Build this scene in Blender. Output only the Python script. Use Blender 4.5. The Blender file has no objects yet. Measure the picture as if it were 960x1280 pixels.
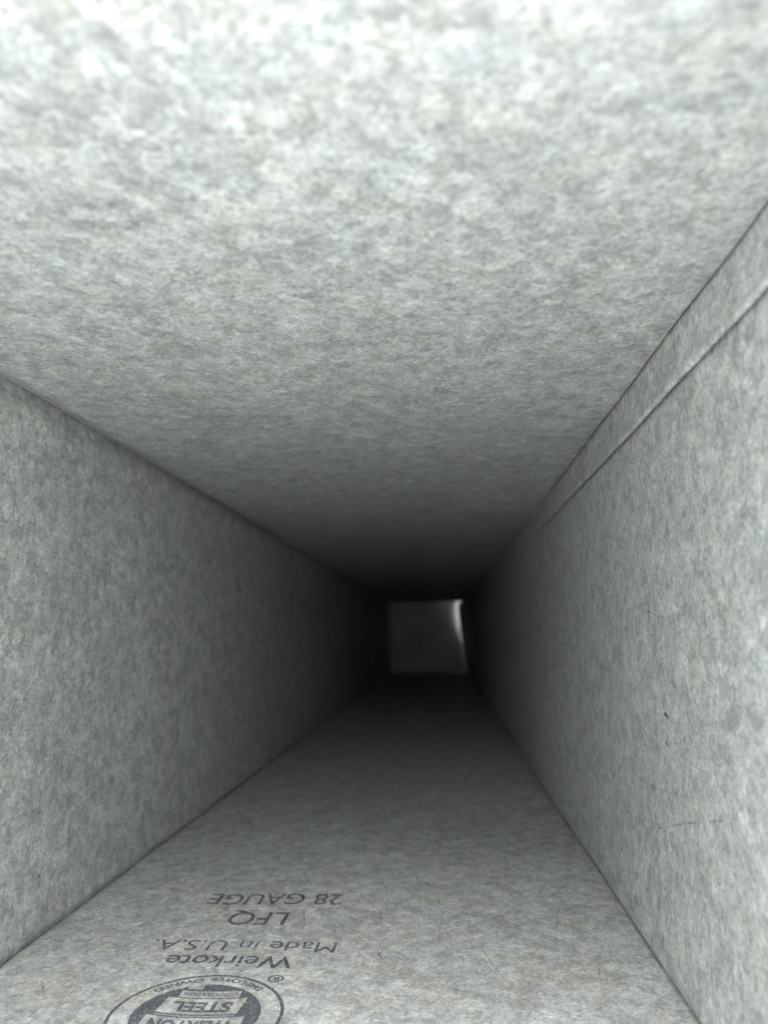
import bpy, math, random
from mathutils import Matrix, Vector, noise

C = bpy.context.scene.collection
S = bpy.context.scene
random.seed(7)
MM = 0.001
LENGTH = 1.480            # camera height above the concrete the duct stands on (m)
MOUTH = 30.0
BASE = -1482.0
# duct section in mm as seen from the lens (x right, y up in the picture, z back towards the lens)
XL, XR, YT, YB, YS = -102.5, 47.5, 59.7, -74.2, 48.95

# ---------------------------------------------------------------- camera
cd = bpy.data.cameras.new('camera'); cam = bpy.data.objects.new('camera', cd); C.objects.link(cam)
cd.sensor_fit = 'HORIZONTAL'; cd.sensor_width = 36.0; cd.lens = 36.0 * 950 / 960
cd.clip_start = 0.001; cd.clip_end = 500
M = Matrix(((0.9970422, 0.0181313, 0.0746867), (-0.0061144, 0.9874069, -0.1580829), (-0.0766124, 0.1571586, 0.9845972)))
cam.matrix_world = Matrix.Translation((0, 0, LENGTH)) @ M.to_4x4()
cd.dof.use_dof = True; cd.dof.focus_distance = 0.170; cd.dof.aperture_fstop = 22.0
S.camera = cam

# ---------------------------------------------------------------- sky, sun, exposure
SUN_EL, SUN_AZ = 42.0, 92.0      # degrees; azimuth anticlockwise from +x
W = bpy.data.worlds.new('World'); S.world = W; W.use_nodes = True
nt = W.node_tree; nt.nodes.clear()
sky = nt.nodes.new('ShaderNodeTexSky'); sky.sky_type = 'NISHITA'; sky.sun_disc = False
sky.sun_elevation = math.radians(SUN_EL); sky.sun_rotation = math.pi / 2 - math.radians(SUN_AZ)
sky.air_density = 1.5; sky.dust_density = 0.0; sky.ozone_density = 1.0
hs = nt.nodes.new('ShaderNodeHueSaturation'); hs.inputs['Saturation'].default_value = 0.11
bg = nt.nodes.new('ShaderNodeBackground'); bg.inputs['Strength'].default_value = 0.15
out = nt.nodes.new('ShaderNodeOutputWorld')
nt.links.new(sky.outputs[0], hs.inputs['Color']); nt.links.new(hs.outputs[0], bg.inputs[0]); nt.links.new(bg.outputs[0], out.inputs[0])
sd = bpy.data.lights.new('sun', 'SUN'); sd.energy = 0.65; sd.angle = math.radians(52); sd.color = (1.0, 0.97, 0.92)
sun = bpy.data.objects.new('sun', sd); C.objects.link(sun)
# a veiled sun high over the mouth, a broad bright patch of overcast sky on the upper left of the mouth
sdir = Vector((math.cos(math.radians(SUN_AZ)) * math.cos(math.radians(SUN_EL)), math.sin(math.radians(SUN_AZ)) * math.cos(math.radians(SUN_EL)), math.sin(math.radians(SUN_EL))))
sun.rotation_euler = sdir.to_track_quat('Z', 'Y').to_euler(); sun.location = (0, -3, 4)
S.view_settings.view_transform = 'Standard'; S.view_settings.look = 'None'
S.view_settings.exposure = 5.5; S.view_settings.gamma = 1.0
S.cycles.max_bounces = 16; S.cycles.diffuse_bounces = 12; S.cycles.glossy_bounces = 8
S.cycles.use_denoising = True; S.cycles.denoising_prefilter = 'ACCURATE'

# ---------------------------------------------------------------- materials
def nodes(name):
    m = bpy.data.materials.new(name); m.use_nodes = True
    t = m.node_tree; t.nodes.clear()
    o = t.nodes.new('ShaderNodeOutputMaterial'); p = t.nodes.new('ShaderNodeBsdfPrincipled')
    t.links.new(p.outputs[0], o.inputs[0])
    return m, t, p, o

def add(t, kind, **kw):
    n = t.nodes.new(kind)
    for k, v in kw.items():
        if k in n.inputs: n.inputs[k].default_value = v
        else: setattr(n, k, v)
    return n

def math_n(t, op, a, b=None, clamp=False):
    n = t.nodes.new('ShaderNodeMath'); n.operation = op; n.use_clamp = clamp
    for i, v in enumerate((a, b)):
        if v is None: continue
        if isinstance(v, (int, float)): n.inputs[i].default_value = v
        else: t.links.new(v, n.inputs[i])
    return n.outputs[0]

def rng(t, v, a, b, c, d):
    n = t.nodes.new('ShaderNodeMapRange'); t.links.new(v, n.inputs['Value'])
    for k, x in zip(('From Min', 'From Max', 'To Min', 'To Max'), (a, b, c, d)): n.inputs[k].default_value = x
    return n.outputs[0]

def mixc(t, f, a, b, blend='MIX'):
    n = t.nodes.new('ShaderNodeMix'); n.data_type = 'RGBA'; n.blend_type = blend
    for i, v in ((0, f), (6, a), (7, b)):
        if isinstance(v, (int, float)): n.inputs[i].default_value = v
        elif isinstance(v, tuple): n.inputs[i].default_value = (*v, 1)
        else: t.links.new(v, n.inputs[i])
    return n.outputs[2]

def galvanised(base=0.25, name='galvanised_steel'):
    m, t, p, o = nodes(name)
    tc = t.nodes.new('ShaderNodeTexCoord')
    mp = add(t, 'ShaderNodeMapping'); mp.inputs['Scale'].default_value = (1000, 1000, 1000)
    t.links.new(tc.outputs['Object'], mp.inputs[0]); co = mp.outputs[0]
    # warp the coordinates so the zinc patches have ragged outlines
    wn = add(t, 'ShaderNodeTexNoise', Scale=0.45, Detail=4.0, Roughness=0.65); t.links.new(co, wn.inputs['Vector'])
    ws = t.nodes.new('ShaderNodeVectorMath'); ws.operation = 'MULTIPLY_ADD'
    t.links.new(wn.outputs['Color'], ws.inputs[0]); ws.inputs[1].default_value = (5, 5, 5); t.links.new(co, ws.inputs[2])
    wc = ws.outputs[0]
    broad = add(t, 'ShaderNodeTexNoise', Scale=0.055, Detail=3.0, Roughness=0.6); t.links.new(co, broad.inputs['Vector'])
    mott = add(t, 'ShaderNodeTexNoise', Scale=0.24, Detail=5.0, Roughness=0.62); t.links.new(co, mott.inputs['Vector'])
    fine = add(t, 'ShaderNodeTexNoise', Scale=1.1, Detail=5.0, Roughness=0.75); t.links.new(co, fine.inputs['Vector'])
    vo = add(t, 'ShaderNodeTexVoronoi', Scale=0.30); t.links.new(wc, vo.inputs['Vector'])
    vo2 = add(t, 'ShaderNodeTexVoronoi', Scale=0.95); t.links.new(wc, vo2.inputs['Vector'])
    sep = t.nodes.new('ShaderNodeSeparateColor'); t.links.new(vo.outputs['Color'], sep.inputs[0])
    sep2 = t.nodes.new('ShaderNodeSeparateColor'); t.links.new(vo2.outputs['Color'], sep2.inputs[0])
    v = math_n(t, 'MULTIPLY', rng(t, broad.outputs[0], 0.3, 0.7, 0.93, 1.07), rng(t, mott.outputs[0], 0.3, 0.7, 0.80, 1.20))
    v = math_n(t, 'MULTIPLY', v, rng(t, fine.outputs[0], 0.3, 0.7, 0.64, 1.36))
    v = math_n(t, 'MULTIPLY', v, rng(t, sep.outputs[0], 0, 1, 0.86, 1.14))
    v = math_n(t, 'MULTIPLY', v, rng(t, sep2.outputs[1], 0, 1, 0.80, 1.20))
    tint = add(t, 'ShaderNodeTexNoise', Scale=0.10, Detail=4.0, Roughness=0.6); tmp = add(t, 'ShaderNodeMapping')
    tmp.inputs['Location'].default_value = (77, 31, 5); t.links.new(co, tmp.inputs[0]); t.links.new(tmp.outputs[0], tint.inputs['Vector'])
    tv = rng(t, tint.outputs[0], 0.38, 0.62, 0, 1)
    col = mixc(t, tv, (base * 0.955, base * 1.0, base * 0.99), (base * 0.99, base * 1.005, base * 0.92))
    vv = t.nodes.new('ShaderNodeCombineColor')
    for i in range(3): t.links.new(v, vv.inputs[i])
    col = mixc(t, 1.0, col, vv.outputs[0], 'MULTIPLY')
    t.links.new(col, p.inputs['Base Color'])
    p.inputs['Metallic'].default_value = 0.15; p.inputs['Specular IOR Level'].default_value = 0.25
    t.links.new(rng(t, sep2.outputs[0], 0, 1, 0.60, 0.80), p.inputs['Roughness'])
    h = math_n(t, 'ADD', math_n(t, 'MULTIPLY', fine.outputs[0], 0.05), math_n(t, 'MULTIPLY', mott.outputs[0], 0.10))
    bp = t.nodes.new('ShaderNodeBump'); bp.inputs['Strength'].default_value = 0.5; bp.inputs['Distance'].default_value = 0.001
    t.links.new(h, bp.inputs['Height']); t.links.new(bp.outputs[0], p.inputs['Normal'])
    return m

def ink(name, col, cover, grain):
    """stencil ink that has worn through to the zinc in specks"""
    m, t, p, o = nodes(name)
    p.inputs['Base Color'].default_value = (*col, 1); p.inputs['Roughness'].default_value = 0.6
    tc = t.nodes.new('ShaderNodeTexCoord')
    mp = add(t, 'ShaderNodeMapping'); mp.inputs['Scale'].default_value = (1000, 1000, 1000); t.links.new(tc.outputs['Object'], mp.inputs[0])
    n = add(t, 'ShaderNodeTexNoise', Scale=grain, Detail=4.0, Roughness=0.7); t.links.new(mp.outputs[0], n.inputs['Vector'])
    tr = t.nodes.new('ShaderNodeBsdfTransparent'); mx = t.nodes.new('ShaderNodeMixShader')
    t.links.new(rng(t, n.outputs[0], 0.38, 0.60, min(1, cover + 0.25), max(0, cover - 0.4)), mx.inputs[0])
    t.links.new(tr.outputs[0], mx.inputs[1]); t.links.new(p.outputs[0], mx.inputs[2]); t.links.new(mx.outputs[0], o.inputs[0])
    return m

def concrete():
    m, t, p, o = nodes('concrete')
    tc = t.nodes.new('ShaderNodeTexCoord')
    n = add(t, 'ShaderNodeTexNoise', Scale=14.0, Detail=8.0, Roughness=0.65); t.links.new(tc.outputs['Object'], n.inputs['Vector'])
    n2 = add(t, 'ShaderNodeTexNoise', Scale=260.0, Detail=4.0); t.links.new(tc.outputs['Object'], n2.inputs['Vector'])
    f = math_n(t, 'ADD', math_n(t, 'MULTIPLY', n.outputs[0], 0.7), math_n(t, 'MULTIPLY', n2.outputs[0], 0.3))
    t.links.new(mixc(t, rng(t, f, 0.35, 0.65, 0, 1), (0.10, 0.10, 0.098), (0.19, 0.188, 0.18)), p.inputs['Base Color'])
    p.inputs['Roughness'].default_value = 0.85
    bp = t.nodes.new('ShaderNodeBump'); bp.inputs['Distance'].default_value = 0.002; t.links.new(n2.outputs[0], bp.inputs['Height'])
    t.links.new(bp.outputs[0], p.inputs['Normal'])
    return m

STEEL = galvanised(); INK = ink('stencil_ink', (0.045, 0.05, 0.058), 0.82, 1.1)
INK_DENSE = ink('emblem_ink', (0.045, 0.05, 0.062), 0.80, 1.0)
SCUFF = ink('scuff_mark', (0.09, 0.105, 0.115), 0.16, 0.35)
SPECK = ink('dark_speck', (0.04, 0.045, 0.05), 0.55, 2.0)
CONC = concrete()

# ---------------------------------------------------------------- helpers
def waver(x, y, z):
    """slight twist and waver of the whole thin-walled duct, the same for every piece at a place"""
    f = smooth01(0, 60, abs(z) - 60) * smooth01(-1475, -1400, z)
    dx = 0.5 * noise.noise(Vector((z * 0.016, y * 0.012, 2.5))) + 0.18 * noise.noise(Vector((z * 0.07, y * 0.02, 6.5)))
    dy = 0.5 * noise.noise(Vector((z * 0.015, x * 0.012, 12.5))) + 0.18 * noise.noise(Vector((z * 0.07, x * 0.02, 16.5)))
    return x + dx * (0.35 + 0.65 * f), y + dy * (0.35 + 0.65 * f), z

def link(name, verts, faces, mat, parent=None, smooth=True):
    if parent: verts = [waver(*p) for p in verts]
    me = bpy.data.meshes.new(name)
    me.from_pydata([(x * MM, y * MM, z * MM + LENGTH) for x, y, z in verts], [], faces)
    me.materials.append(mat); me.update()
    if smooth:
        me.polygons.foreach_set('use_smooth', [True] * len(me.polygons))
    o = bpy.data.objects.new(name, me); C.objects.link(o)
    if parent:
        o.parent = parent; o.matrix_parent_inverse = ROOT_INV if parent is root else Matrix.Identity(4)
    return o

def smooth01(a, b, x):
    t = max(0.0, min(1.0, (x - a) / (b - a))); return t * t * (3 - 2 * t)

def wave(k, u, z):
    """oil-canning of the thin sheet, mm outward; k picks the panel"""
    return 1.3 * noise.noise(Vector((u * 0.016 + 9.7 * k, z * 0.007, 3.1 * k))) + 0.25 * noise.noise(Vector((u * 0.05, z * 0.03 + 5 * k, 1.7)))

def stations():
    z = MOUTH; zs = [z]
    while z > BASE + 0.5:
        z -= max(2.5, min(20, (MOUTH - z) * 0.05 + 2.5)); zs.append(max(z, BASE + 0.5))
    return zs

def arc(cx, cy, r, a0, a1, n=5):
    return [(cx + r * math.cos(math.radians(a0 + (a1 - a0) * i / n)), cy + r * math.sin(math.radians(a0 + (a1 - a0) * i / n))) for i in range(n + 1)]

def straight(p, q, n):
    return [(p[0] + (q[0] - p[0]) * i / n, p[1] + (q[1] - p[1]) * i / n) for i in range(1, n)]

def sheet(name, path, k, parent, thick=0.55, deform=None, flat=(0, 0), amp=1.0, zs=None):
    """a folded sheet: section `path` (inner face, outward side to its left) drawn along the duct"""
    zs = zs or stations(); n = len(path); verts = []; nrm = []
    for i in range(n):
        a = path[max(0, i - 1)]; b = path[min(n - 1, i + 1)]
        dx, dy = b[0] - a[0], b[1] - a[1]; l = math.hypot(dx, dy) or 1
        nrm.append((-dy / l, dx / l))
    s = [0.0]
    for i in range(1, n): s.append(s[-1] + math.dist(path[i], path[i - 1]))
    for layer in (0, thick):
        for z in zs:
            for i, (x, y) in enumerate(path):
                w = wave(k, s[i], z) * amp * smooth01(flat[0], flat[0] + 26, s[i]) * smooth01(flat[1], flat[1] + 26, s[-1] - s[i])
                px, py, pz = x + nrm[i][0] * (w + layer), y + nrm[i][1] * (w + layer), z
                if deform: px, py, pz = deform(px, py, pz)
                verts.append((px, py, pz))
    m = len(zs); L = n * m; faces = []
    for j in range(m - 1):
        for i in range(n - 1):
            a = j * n + i
            faces.append((a, a + 1, a + n + 1, a + n)); faces.append((L + a, L + a + n, L + a + n + 1, L + a + 1))
        for e in (0, n - 1):
            a = j * n + e; f = (a, a + n, L + a + n, L + a); faces.append(f if e == 0 else f[::-1])
    for i in range(n - 1):
        for e in (0, (m - 1) * n):
            f = (e + i, L + e + i, L + e + i + 1, e + i + 1); faces.append(f if e == 0 else f[::-1])
    o = link(name, verts, faces, STEEL, parent)
    o.modifiers.new('edges', 'EDGE_SPLIT').split_angle = math.radians(60)
    return o

# ---------------------------------------------------------------- ground
def ground():
    n = 40; R = 60.0; vs = []; fs = []
    for j in range(n + 1):
        for i in range(n + 1):
            u, v = (i / n * 2 - 1), (j / n * 2 - 1)
            vs.append((R * 1000 * u ** 3, R * 1000 * v ** 3, -LENGTH * 1000))
    for j in range(n):
        for i in range(n):
            a = j * (n + 1) + i; fs.append((a, a + 1, a + n + 2, a + n + 1))
    o = link('concrete_ground', vs, fs, CONC, None, False); o['kind'] = 'structure'
ground()

# ---------------------------------------------------------------- the duct
root = bpy.data.objects.new('sheet_metal_duct', None); C.objects.link(root)
root.location = ((XL + XR) / 2 * MM, (YT + YB) / 2 * MM, 0); root.empty_display_size = 0.1
root['label'] = 'rectangular galvanised sheet steel duct seen from inside, stamped 28 GAUGE, with a folded corner seam'
root['category'] = 'duct'
ROOT_INV = Matrix.Translation(root.location).inverted()

XS = XR + 1.15              # the right panel leans out a little towards the seam
RUL, RLL, RLR = 5.0, 1.6, 0.9
def fold(cx, cy, sx, sy, side, r):
    k = 0.42 if r > 3 else 0.7
    """the sheet dips outwards into the crease of a brake-formed corner: flat -> lip -> crease bottom"""
    p = []
    for i in range(6):
        t = i / 5; e = t * t                                       # along the panel / outwards
        al, ou = r * (t - 1) + r * k * e, r * k * e * (1.6 - 0.6 * t)
        p.append((cx + sx * ou, cy + sy * al) if side == 'x' else (cx + sx * al, cy + sy * ou))
    return p
def fold_len(r):
    p = fold(0, 0, 1, 1, 'x', r); return sum(math.dist(p[i], p[i - 1]) for i in range(1, 6))
def wob(y, z): return 0.16 * noise.noise(Vector((z * 0.02, y * 0.01, 4.2))) + 0.10 * noise.noise(Vector((z * 0.08, 1.3, 8.0)))

# left panel: from the upper-left bend down to the lower-left bend (outward = left of travel => travel downwards flips, so go up->down mirrored)
pl = fold(XL, YT, -1, 1, 'x', RUL)[::-1]; pl2 = fold(XL, YB, -1, -1, 'x', RLL)
left_path = pl + straight(pl[-1], pl2[0], 34) + pl2
# outward normal must lie on the left of travel; the three paths below are reversed for that
P_left = sheet('duct_panel', left_path[::-1], 1, root, flat=(2, 2))
pt = fold(XL, YT, -1, 1, 'y', RUL)[::-1]
up = arc(XS - 2.5, YT + 1.1, 1.1, -90, 0)
top_path = pt + straight(pt[-1], up[0], 40) + up + [(XS - 1.4, YT + 3.0), (XS - 1.4, YT + 6.0)]
def d_top(x, y, z):
    if x > XR - 6: x += wob(y, z) * smooth01(XR - 6, XR - 1.5, x)
    return x, y, z
P_top = sheet('duct_panel', top_path, 2, root, deform=d_top, flat=(2, 8))
pb = fold(XL, YB, -1, -1, 'y', RLL)[::-1]; pb2 = fold(XR, YB, 1, -1, 'y', RLR)
bot_path = pb + straight(pb[-1], pb2[0], 40) + pb2
P_bot = sheet('duct_panel', bot_path[::-1], 3, root, flat=(2, 2))
pr = fold(XR, YB, 1, -1, 'x', RLR)[::-1]
right_path = pr + straight(pr[-1], (XS, YT + 6.6), 36) + [(XS, YT + 6.6), (XS - 0.3, YT + 7.0), (XS - 2.5, YT + 7.0), (XS - 2.75, YT + 6.6), (XS - 2.75, YT + 2.0)]
def d_right(x, y, z):
    t = smooth01(BASE + 75, BASE, z)                                # the foot of this panel is dented inwards and torn short
    k = 0.25 + 0.75 * smooth01(YB, YT, y)
    k *= smooth01(YT + 8, YT - 6, y) * smooth01(YB, YB + 14, y)
    x -= t * k * 21.0
    z += smooth01(BASE + 60, BASE, z) * (1.6 + 2.2 * smooth01(YB + 40, YT - 10, y)) * smooth01(YB, YB + 10, y)
    return x, y, z
P_right = sheet('duct_panel', right_path[::-1], 4, root, deform=d_right, flat=(28, 2))

P_left['label'] = 'plain panel with soft bent corners'; P_top['label'] = 'plain panel turned up into the folded seam'
P_bot['label'] = 'panel with printed lettering and round emblem'; P_right['label'] = 'scratched panel under the seam flange'

# seam flange: a strip folded over the right panel below the upper one, lower lip standing off the wall
def strip_path():
    s = [(XS - 0.35 - 0.55, YT + 5.5), (XS - 0.9, YT + 2), (XS - 0.9, YT), (XS - 0.95, YT - 3), (XS - 1.2, YT - 6.5), (XS - 1.75, YS + 1.2), (XS - 1.85, YS + 0.5), (XS - 1.72, YS + 0.12), (XS - 1.4, YS - 0.02), (XS - 1.12, YS + 0.15), (XS - 1.05, YS + 0.6), (XS - 1.0, YS + 2.5)]
    return s
def d_strip(x, y, z):
    w = 0.35 * noise.noise(Vector((z * 0.012, 7.7, 2.2))) + 0.12 * noise.noise(Vector((z * 0.07, 3.7, 2.2)))
    if y < YT - 2: y += w
    return x + 0.10 * noise.noise(Vector((z * 0.03, y * 0.1, 5.5))), y, z
seam = sheet('seam_flange', strip_path()[::-1], 5, root, thick=0.18, deform=d_strip, amp=0, zs=[z for z in stations() if z > BASE + 20])

# ---------------------------------------------------------------- printing on the lower panel
def bot_y(x, z):
    # inner face of the lower panel (same formula as sheet())
    stot = 0.0; pts = bot_path[::-1]
    s0 = 0.0
    for i in range(1, len(pts)): stot += math.dist(pts[i], pts[i - 1])
    arc_len = fold_len(RLR)
    s = arc_len + (XR - RLR - x)
    w = wave(3, s, z) * smooth01(2, 28, s) * smooth01(2, 28, stot - s)
    return YB - w

def on_floor(tx, ty, cx, cz, lift=0.12):
    """print coordinates (right, up) -> place on the lower panel; the print is read from the far end"""
    x, z = cx - tx, cz + ty
    return (x, bot_y(x, z) + lift, z)

FONT_CACHE = {}
def text_mesh(txt, bold=0.0, shear=0.0):
    cu = bpy.data.curves.new('lettering', 'FONT'); cu.body = txt; cu.size = 1.0; cu.offset = bold; cu.shear = shear; cu.resolution_u = 6
    ob = bpy.data.objects.new('lettering', cu); C.objects.link(ob)
    dg = bpy.context.evaluated_depsgraph_get(); me = bpy.data.meshes.new_from_object(ob.evaluated_get(dg))
    vs = [(v.co.x, v.co.y) for v in me.vertices]; fs = [tuple(p.vertices) for p in me.polygons]
    bpy.data.objects.remove(ob); bpy.data.curves.remove(cu); bpy.data.meshes.remove(me)
    return vs, fs

CAP = 0.70
def line(txt, x0, x1, zbase, cap, mat=INK, bold=0.012, shear=0.0, name='printed_line', slope=0.0, parent=None):
    """one printed line: spans x0 (its right end in print order is x0) .. x1 on the panel"""
    vs, fs = text_mesh(txt, bold, shear)
    mn = min(v[0] for v in vs); mx = max(v[0] for v in vs); top = max(v[1] for v in vs if True)
    k = (x1 - x0) / (mx - mn); c = cap / CAP
    out_v = [on_floor((x - mn) * k, y * c + slope * (x - mn) * k, x1, zbase) for x, y in vs]
    # printed in reading order the line starts at x1 and runs towards x0
    o = link(name, out_v, fs, mat, parent or root, False)
    return o

def lettering(txt, *a, **k):
    o = line(txt, *a, **k); return o
o = lettering('28 GAUGE', -67.6, -29.6, -230.6, 8.6, bold=0.006); o['label'] = 'dark stencilled 28 GAUGE'
o = lettering('LFQ', -58.0, -42.4, -216.2, 9.0, bold=0.006); o['label'] = 'dark stencilled LFQ'
o = lettering('Made in U.S.A.', -71.6, -26.8, -196.8, 5.9, bold=0.0); o['label'] = 'dark stencilled Made in U.S.A.'
o = lettering('Weirkote', -65.2, -35.4, -188.0, 6.3, bold=0.012); o['label'] = 'dark stencilled Weirkote'

EX, EZ, ER = -50.1, -160.4, 17.4
def poly_faces(pts2, faces, name, mat, parent, lift=0.12):
    return link(name, [on_floor(x, y, EX, EZ, lift) for x, y in pts2], faces, mat, parent, False)
def ring(r0, r1, name, mat, parent, lift=0.12, n=96, skip=None):
    v = []; f = []
    for i in range(n):
        a = 2 * math.pi * i / n; v += [(r0 * math.cos(a), r0 * math.sin(a)), (r1 * math.cos(a), r1 * math.sin(a))]
    for i in range(n):
        j = (i + 1) % n; f.append((2 * i, 2 * i + 1, 2 * j + 1, 2 * j))
    return poly_faces(v, f, name, mat, parent, lift)
emb = ring(ER - 0.75, ER, 'printed_emblem', INK_DENSE, root); emb['label'] = 'round printed steel maker emblem'
# dark disc with the pale banner shape left open: built as cells, so what is open shows the bare zinc
def in_open(x, y):
    # banners, each slightly arched: wide STEEL band, CORPORATION band below it, upper WEIRTON band, foot at the bottom
    yy = y + 0.012 * (x * x)
    if -6.4 < yy < 0.9 and -8.6 + 0.10 * (yy + 6) < x < 8.4 + 0.25 * (yy + 2) * 0.5: return not (-0.05 < yy < 0.55)
    if -9.7 < yy < -6.9 and -6.9 < x < 6.0: return True
    if 1.4 < yy < 8.6 and -9.9 < x < 9.9: return True
    if -12.9 < y < -10.6 and 1.8 < x < 5.2: return True
    return False
def disc():
    n = 150; R = 12.8; st = 2 * R / n; idx = {}; v = []; f = []
    def vi(i, j):
        if (i, j) not in idx:
            idx[(i, j)] = len(v); v.append((-R + i * st, -R + j * st))
        return idx[(i, j)]
    for j in range(n):
        for i in range(n):
            x, y = -R + (i + .5) * st, -R + (j + .5) * st
            if x * x + y * y < R * R and not in_open(x, y):
                f.append((vi(i, j), vi(i + 1, j), vi(i + 1, j + 1), vi(i, j + 1)))
    return poly_faces(v, f, 'emblem_disc', INK_DENSE, emb)
disc()
def emb_text(txt, xc, width, yb, cap, bold=0.03, name='emblem_lettering', arch=0.012):
    vs, fs = text_mesh(txt, bold)
    mn = min(v[0] for v in vs); mx = max(v[0] for v in vs); k = width / (mx - mn); c = cap / CAP
    pts = []
    for x, y in vs:
        X = xc + (x - (mn + mx) / 2) * k; pts.append((X, yb + y * c - arch * X * X))
    return poly_faces(pts, fs, name, INK_DENSE, emb)
emb_text('STEEL', -0.2, 12.2, -4.9, 3.9, 0.04)
emb_text('CORPORATION', -0.6, 11.4, -9.0, 1.5, 0.02)
emb_text('WEIRTON', 0, 17, 2.6, 4.4, 0.04)
def arc_text(txt, r, cap, span, mid=-90.0, name='emblem_lettering', bold=0.03, inward=True):
    vs, fs = text_mesh(txt, bold)
    mn = min(v[0] for v in vs); mx = max(v[0] for v in vs); c = cap / CAP; pts = []
    for x, y in vs:
        t = (x - mn) / (mx - mn) - 0.5
        if inward: a = math.radians(mid + t * span); rr = r - y * c
        else: a = math.radians(mid - t * span); rr = r + y * c
        pts.append((rr * math.cos(a), rr * math.sin(a)))
    return poly_faces(pts, fs, name, INK_DENSE, emb)
arc_text('EMPLOYEE  OWNED', 15.9, 1.6, 96, -86)
# small registered mark
rg = None
def reg_mark():
    cx, cz = -37.6, -176.6; v = []; f = []; n = 28
    for i in range(n):
        a = 2 * math.pi * i / n
        for r in (1.35, 1.75): v.append(on_floor(r * math.cos(a), r * math.sin(a), cx, cz))
    for i in range(n):
        j = (i + 1) % n; f.append((2 * i, 2 * i + 1, 2 * j + 1, 2 * j))
    vs, fs = text_mesh('R', 0.03); b = len(v)
    for x, y in vs: v.append(on_floor((x - 0.33) * 2.6, (y - 0.35) * 2.6, cx, cz))
    f += [tuple(i + b for i in q) for q in fs]
    o = link('registered_mark', v, f, INK, root, False)
reg_mark()

# ---------------------------------------------------------------- scratches and scuffs (thin marks lying on the zinc)
def panel_pt(panel, u, z, lift):
    if panel == 'bot': return (u, bot_y(u, z) + lift, z)
    if panel == 'top':
        s = fold_len(RUL) + (u - (XL + RUL)); tot = sum(math.dist(top_path[i], top_path[i - 1]) for i in range(1, len(top_path)))
        w = wave(2, s, z) * smooth01(2, 28, s) * smooth01(8, 34, tot - s); return (u, YT + w - lift, z)
    if panel == 'left':
        s = fold_len(RLL) + (u - (YB + RLL)); tot = sum(math.dist(left_path[i], left_path[i - 1]) for i in range(1, len(left_path)))
        w = wave(1, s, z) * smooth01(2, 28, s) * smooth01(2, 28, tot - s); return (XL - w + lift, u, z)
    s = 7.9 + (YT + 6.6) - u; tot = sum(math.dist(right_path[i], right_path[i - 1]) for i in range(1, len(right_path)))
    w = wave(4, s, z) * smooth01(28, 54, s) * smooth01(2, 28, tot - s); return (XR + (XS - XR) * (u - YB) / (YT + 6.6 - YB) + w - lift, u, z)

def scratches(panel, n, urange, zrange, lmin, lmax, width, mat, name='hairline_scratches', seed=1, curl=0.25):
    r = random.Random(seed); v = []; f = []
    for _ in range(n):
        u = r.uniform(*urange); z = zrange[0] + (zrange[1] - zrange[0]) * r.random() ** 1.6
        a = r.uniform(0, 2 * math.pi); L = lmin + (lmax - lmin) * r.random() ** 2; st = 1.2; k = max(2, int(L / st)); bend = r.uniform(-curl, curl)
        wd = width * r.uniform(0.5, 1.3); prev = None
        for i in range(k + 1):
            t = i / k; hw = wd * math.sin(math.pi * min(max(t, 0.06), 0.94)) ** 0.6 * 0.5
            nx, nz = -math.sin(a), math.cos(a)
            if not (urange[0] - 1 < u < urange[1] + 1): break
            b = len(v)
            v.append(panel_pt(panel, u + nx * hw, z + nz * hw, 0.05)); v.append(panel_pt(panel, u - nx * hw, z - nz * hw, 0.05))
            if prev is not None: f.append((prev, prev + 1, b + 1, b))
            prev = b; u += math.cos(a) * st; z += math.sin(a) * st; a += bend * 0.35 + r.uniform(-0.06, 0.06)
            bend += r.uniform(-0.03, 0.03)
    o = link(name, v, f, mat, root, False); o['kind'] = 'stuff'
    return o
scratches('bot', 60, (XL + 6, XR - 5), (-150, -420), 4, 30, 0.26, SCUFF, seed=3)
scratches('right', 55, (YB + 4, YS - 4), (-100, -330), 4, 26, 0.20, SCUFF, seed=4)
scratches('left', 26, (YB + 4, YT - 6), (-150, -330), 3, 16, 0.22, SCUFF, seed=5)
scratches('top', 16, (XL + 8, XR - 8), (-110, -260), 3, 16, 0.18, SCUFF, seed=6)

def strokes(panel, lines, width, mat, name, lift=0.06):
    """individual marks drawn through given points (mm on the panel)"""
    r = random.Random(len(lines)); v = []; f = []
    for pts in lines:
        dense = []
        for a, b in zip(pts, pts[1:]):
            k = max(2, int(math.dist(a, b) / 0.9))
            for i in range(k): dense.append((a[0] + (b[0] - a[0]) * i / k + r.uniform(-.07, .07), a[1] + (b[1] - a[1]) * i / k + r.uniform(-.07, .07)))
        dense.append(pts[-1]); n = len(dense)
        for _ in range(2):
            dense = [dense[0]] + [tuple((dense[i - 1][c] + 2 * dense[i][c] + dense[i + 1][c]) / 4 for c in (0, 1)) for i in range(1, n - 1)] + [dense[-1]]
        for i, (u, z) in enumerate(dense):
            a = dense[max(0, i - 1)]; b = dense[min(n - 1, i + 1)]; dx, dz = b[0] - a[0], b[1] - a[1]; l = math.hypot(dx, dz) or 1
            hw = width * 0.5 * (0.35 + 0.65 * math.sin(math.pi * min(.9, max(.1, i / (n - 1))))) * r.uniform(0.7, 1.3); q = len(v)
            v.append(panel_pt(panel, u - dz / l * hw, z + dx / l * hw, lift)); v.append(panel_pt(panel, u + dz / l * hw, z - dx / l * hw, lift))
            if i: f.append((q - 2, q - 1, q + 1, q))
    o = link(name, v, f, mat, root, False); o['kind'] = 'stuff'
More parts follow.
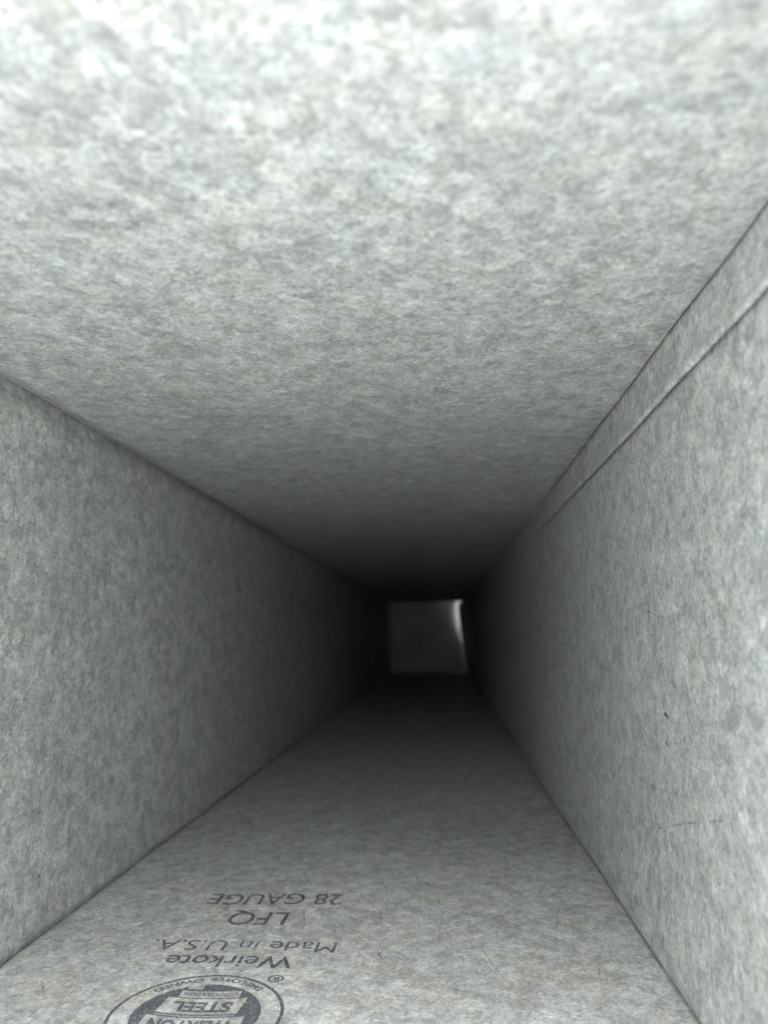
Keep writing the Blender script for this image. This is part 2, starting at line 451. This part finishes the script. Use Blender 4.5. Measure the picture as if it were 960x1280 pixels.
MARKS = {'right': [[(-17.9, -176.6), (-18.2, -173.0)], [(-20.9, -162.4), (-22.6, -161.7)], [(-24.0, -176.1), (-24.5, -173.8)], [(-35.6, -191.3), (-36.5, -188.7)], [(-43.7, -186.9), (-44.3, -185.1)], [(-35.9, -188.5), (-33.9, -173.0), (-32.6, -161.9), (-31.3, -154.9)], [(-44.4, -186.4), (-38.9, -167.4), (-34.5, -149.8), (-30.9, -137.4)], [(-18.3, -175.4), (-19.4, -167.5), (-21.0, -161.9)], [(-23.9, -173.1), (-21.9, -162.1)], [(-58.9, -177.4), (-64.8, -182.8), (-71.2, -191.2)], [(-43.5, -148.4), (-43.3, -146.4), (-44.1, -146.5), (-44.9, -148.7), (-44.5, -149.4), (-43.5, -148.4)], [(-18.1, -128.0), (-19.7, -126.7), (-20.5, -125.7)], [(24.8, -229.4), (22.9, -225.3), (20.1, -222.7)], [(6.0, -196.9), (3.2, -175.6), (3.1, -158.1)], [(-66.9, -232.6), (-58.4, -224.6), (-48.7, -209.8)]],
 'bot': [[(30.3, -226.7), (28.3, -214.8), (26.2, -204.1), (25.7, -198.2)], [(7.7, -195.3), (9.5, -187.9), (11.2, -181.1), (12.3, -178.1)], [(-46.3, -254.0), (-41.8, -241.6), (-38.7, -234.6)], [(-63.1, -227.7), (-60.0, -217.7)], [(-39.5, -218.9), (-37.4, -210.9), (-36.7, -202.3), (-38.5, -200.2)], [(-79.1, -215.4), (-79.2, -206.2), (-79.5, -197.7), (-78.0, -192.9)], [(-86.2, -203.6), (-79.9, -201.3), (-73.5, -206.5)], [(38.9, -236.3), (43.1, -232.5), (49.6, -235.6)], [(12.7, -170.9), (21.3, -174.9), (28.0, -184.9)], [(-17.6, -197.5), (-15.2, -186.8), (-10.8, -179.7)], [(-3.7, -177.1), (2.1, -172.7), (9.5, -171.7)], [(-23.4, -226.1), (-18.4, -218.9), (-16.7, -206.7)], [(-88.8, -173.7), (-85.3, -168.3)], [(-20.2, -170.6), (-13.2, -165.2), (-6.8, -165.6)]],
 'left': [[(-59.5, -196.1), (-60.1, -197.0)], [(26.3, -178.2), (20.8, -182.6), (14.9, -184.1)], [(-21.6, -195.7), (-28.9, -205.1), (-36.0, -210.4)], [(-42.5, -183.4), (-43.0, -194.4)]],
 'top': [[(1.3, -108.0), (1.8, -109.2)], [(-40.8, -114.5), (-39.7, -119.5), (-39.5, -122.0)], [(-18.2, -150.0), (-20.4, -156.8), (-22.8, -161.6)], [(17.1, -97.6), (20.7, -97.0)], [(-37.0, -168.3), (-37.3, -175.2)], [(1.9, -116.9), (2.7, -121.3)]]}
strokes('right', MARKS['right'][:5], 0.8, SPECK, 'dark_nicks', 0.08)
strokes('left', MARKS['left'][:1], 0.8, SPECK, 'dark_nicks', 0.08)
strokes('top', MARKS['top'][:1], 0.6, SPECK, 'dark_nicks', 0.08)
strokes('right', MARKS['right'][5:], 0.42, SCUFF, 'long_scratches')
strokes('bot', MARKS['bot'], 0.42, SCUFF, 'long_scratches')
strokes('left', MARKS['left'][1:], 0.42, SCUFF, 'long_scratches')
strokes('top', MARKS['top'][1:], 0.3, SCUFF, 'long_scratches')
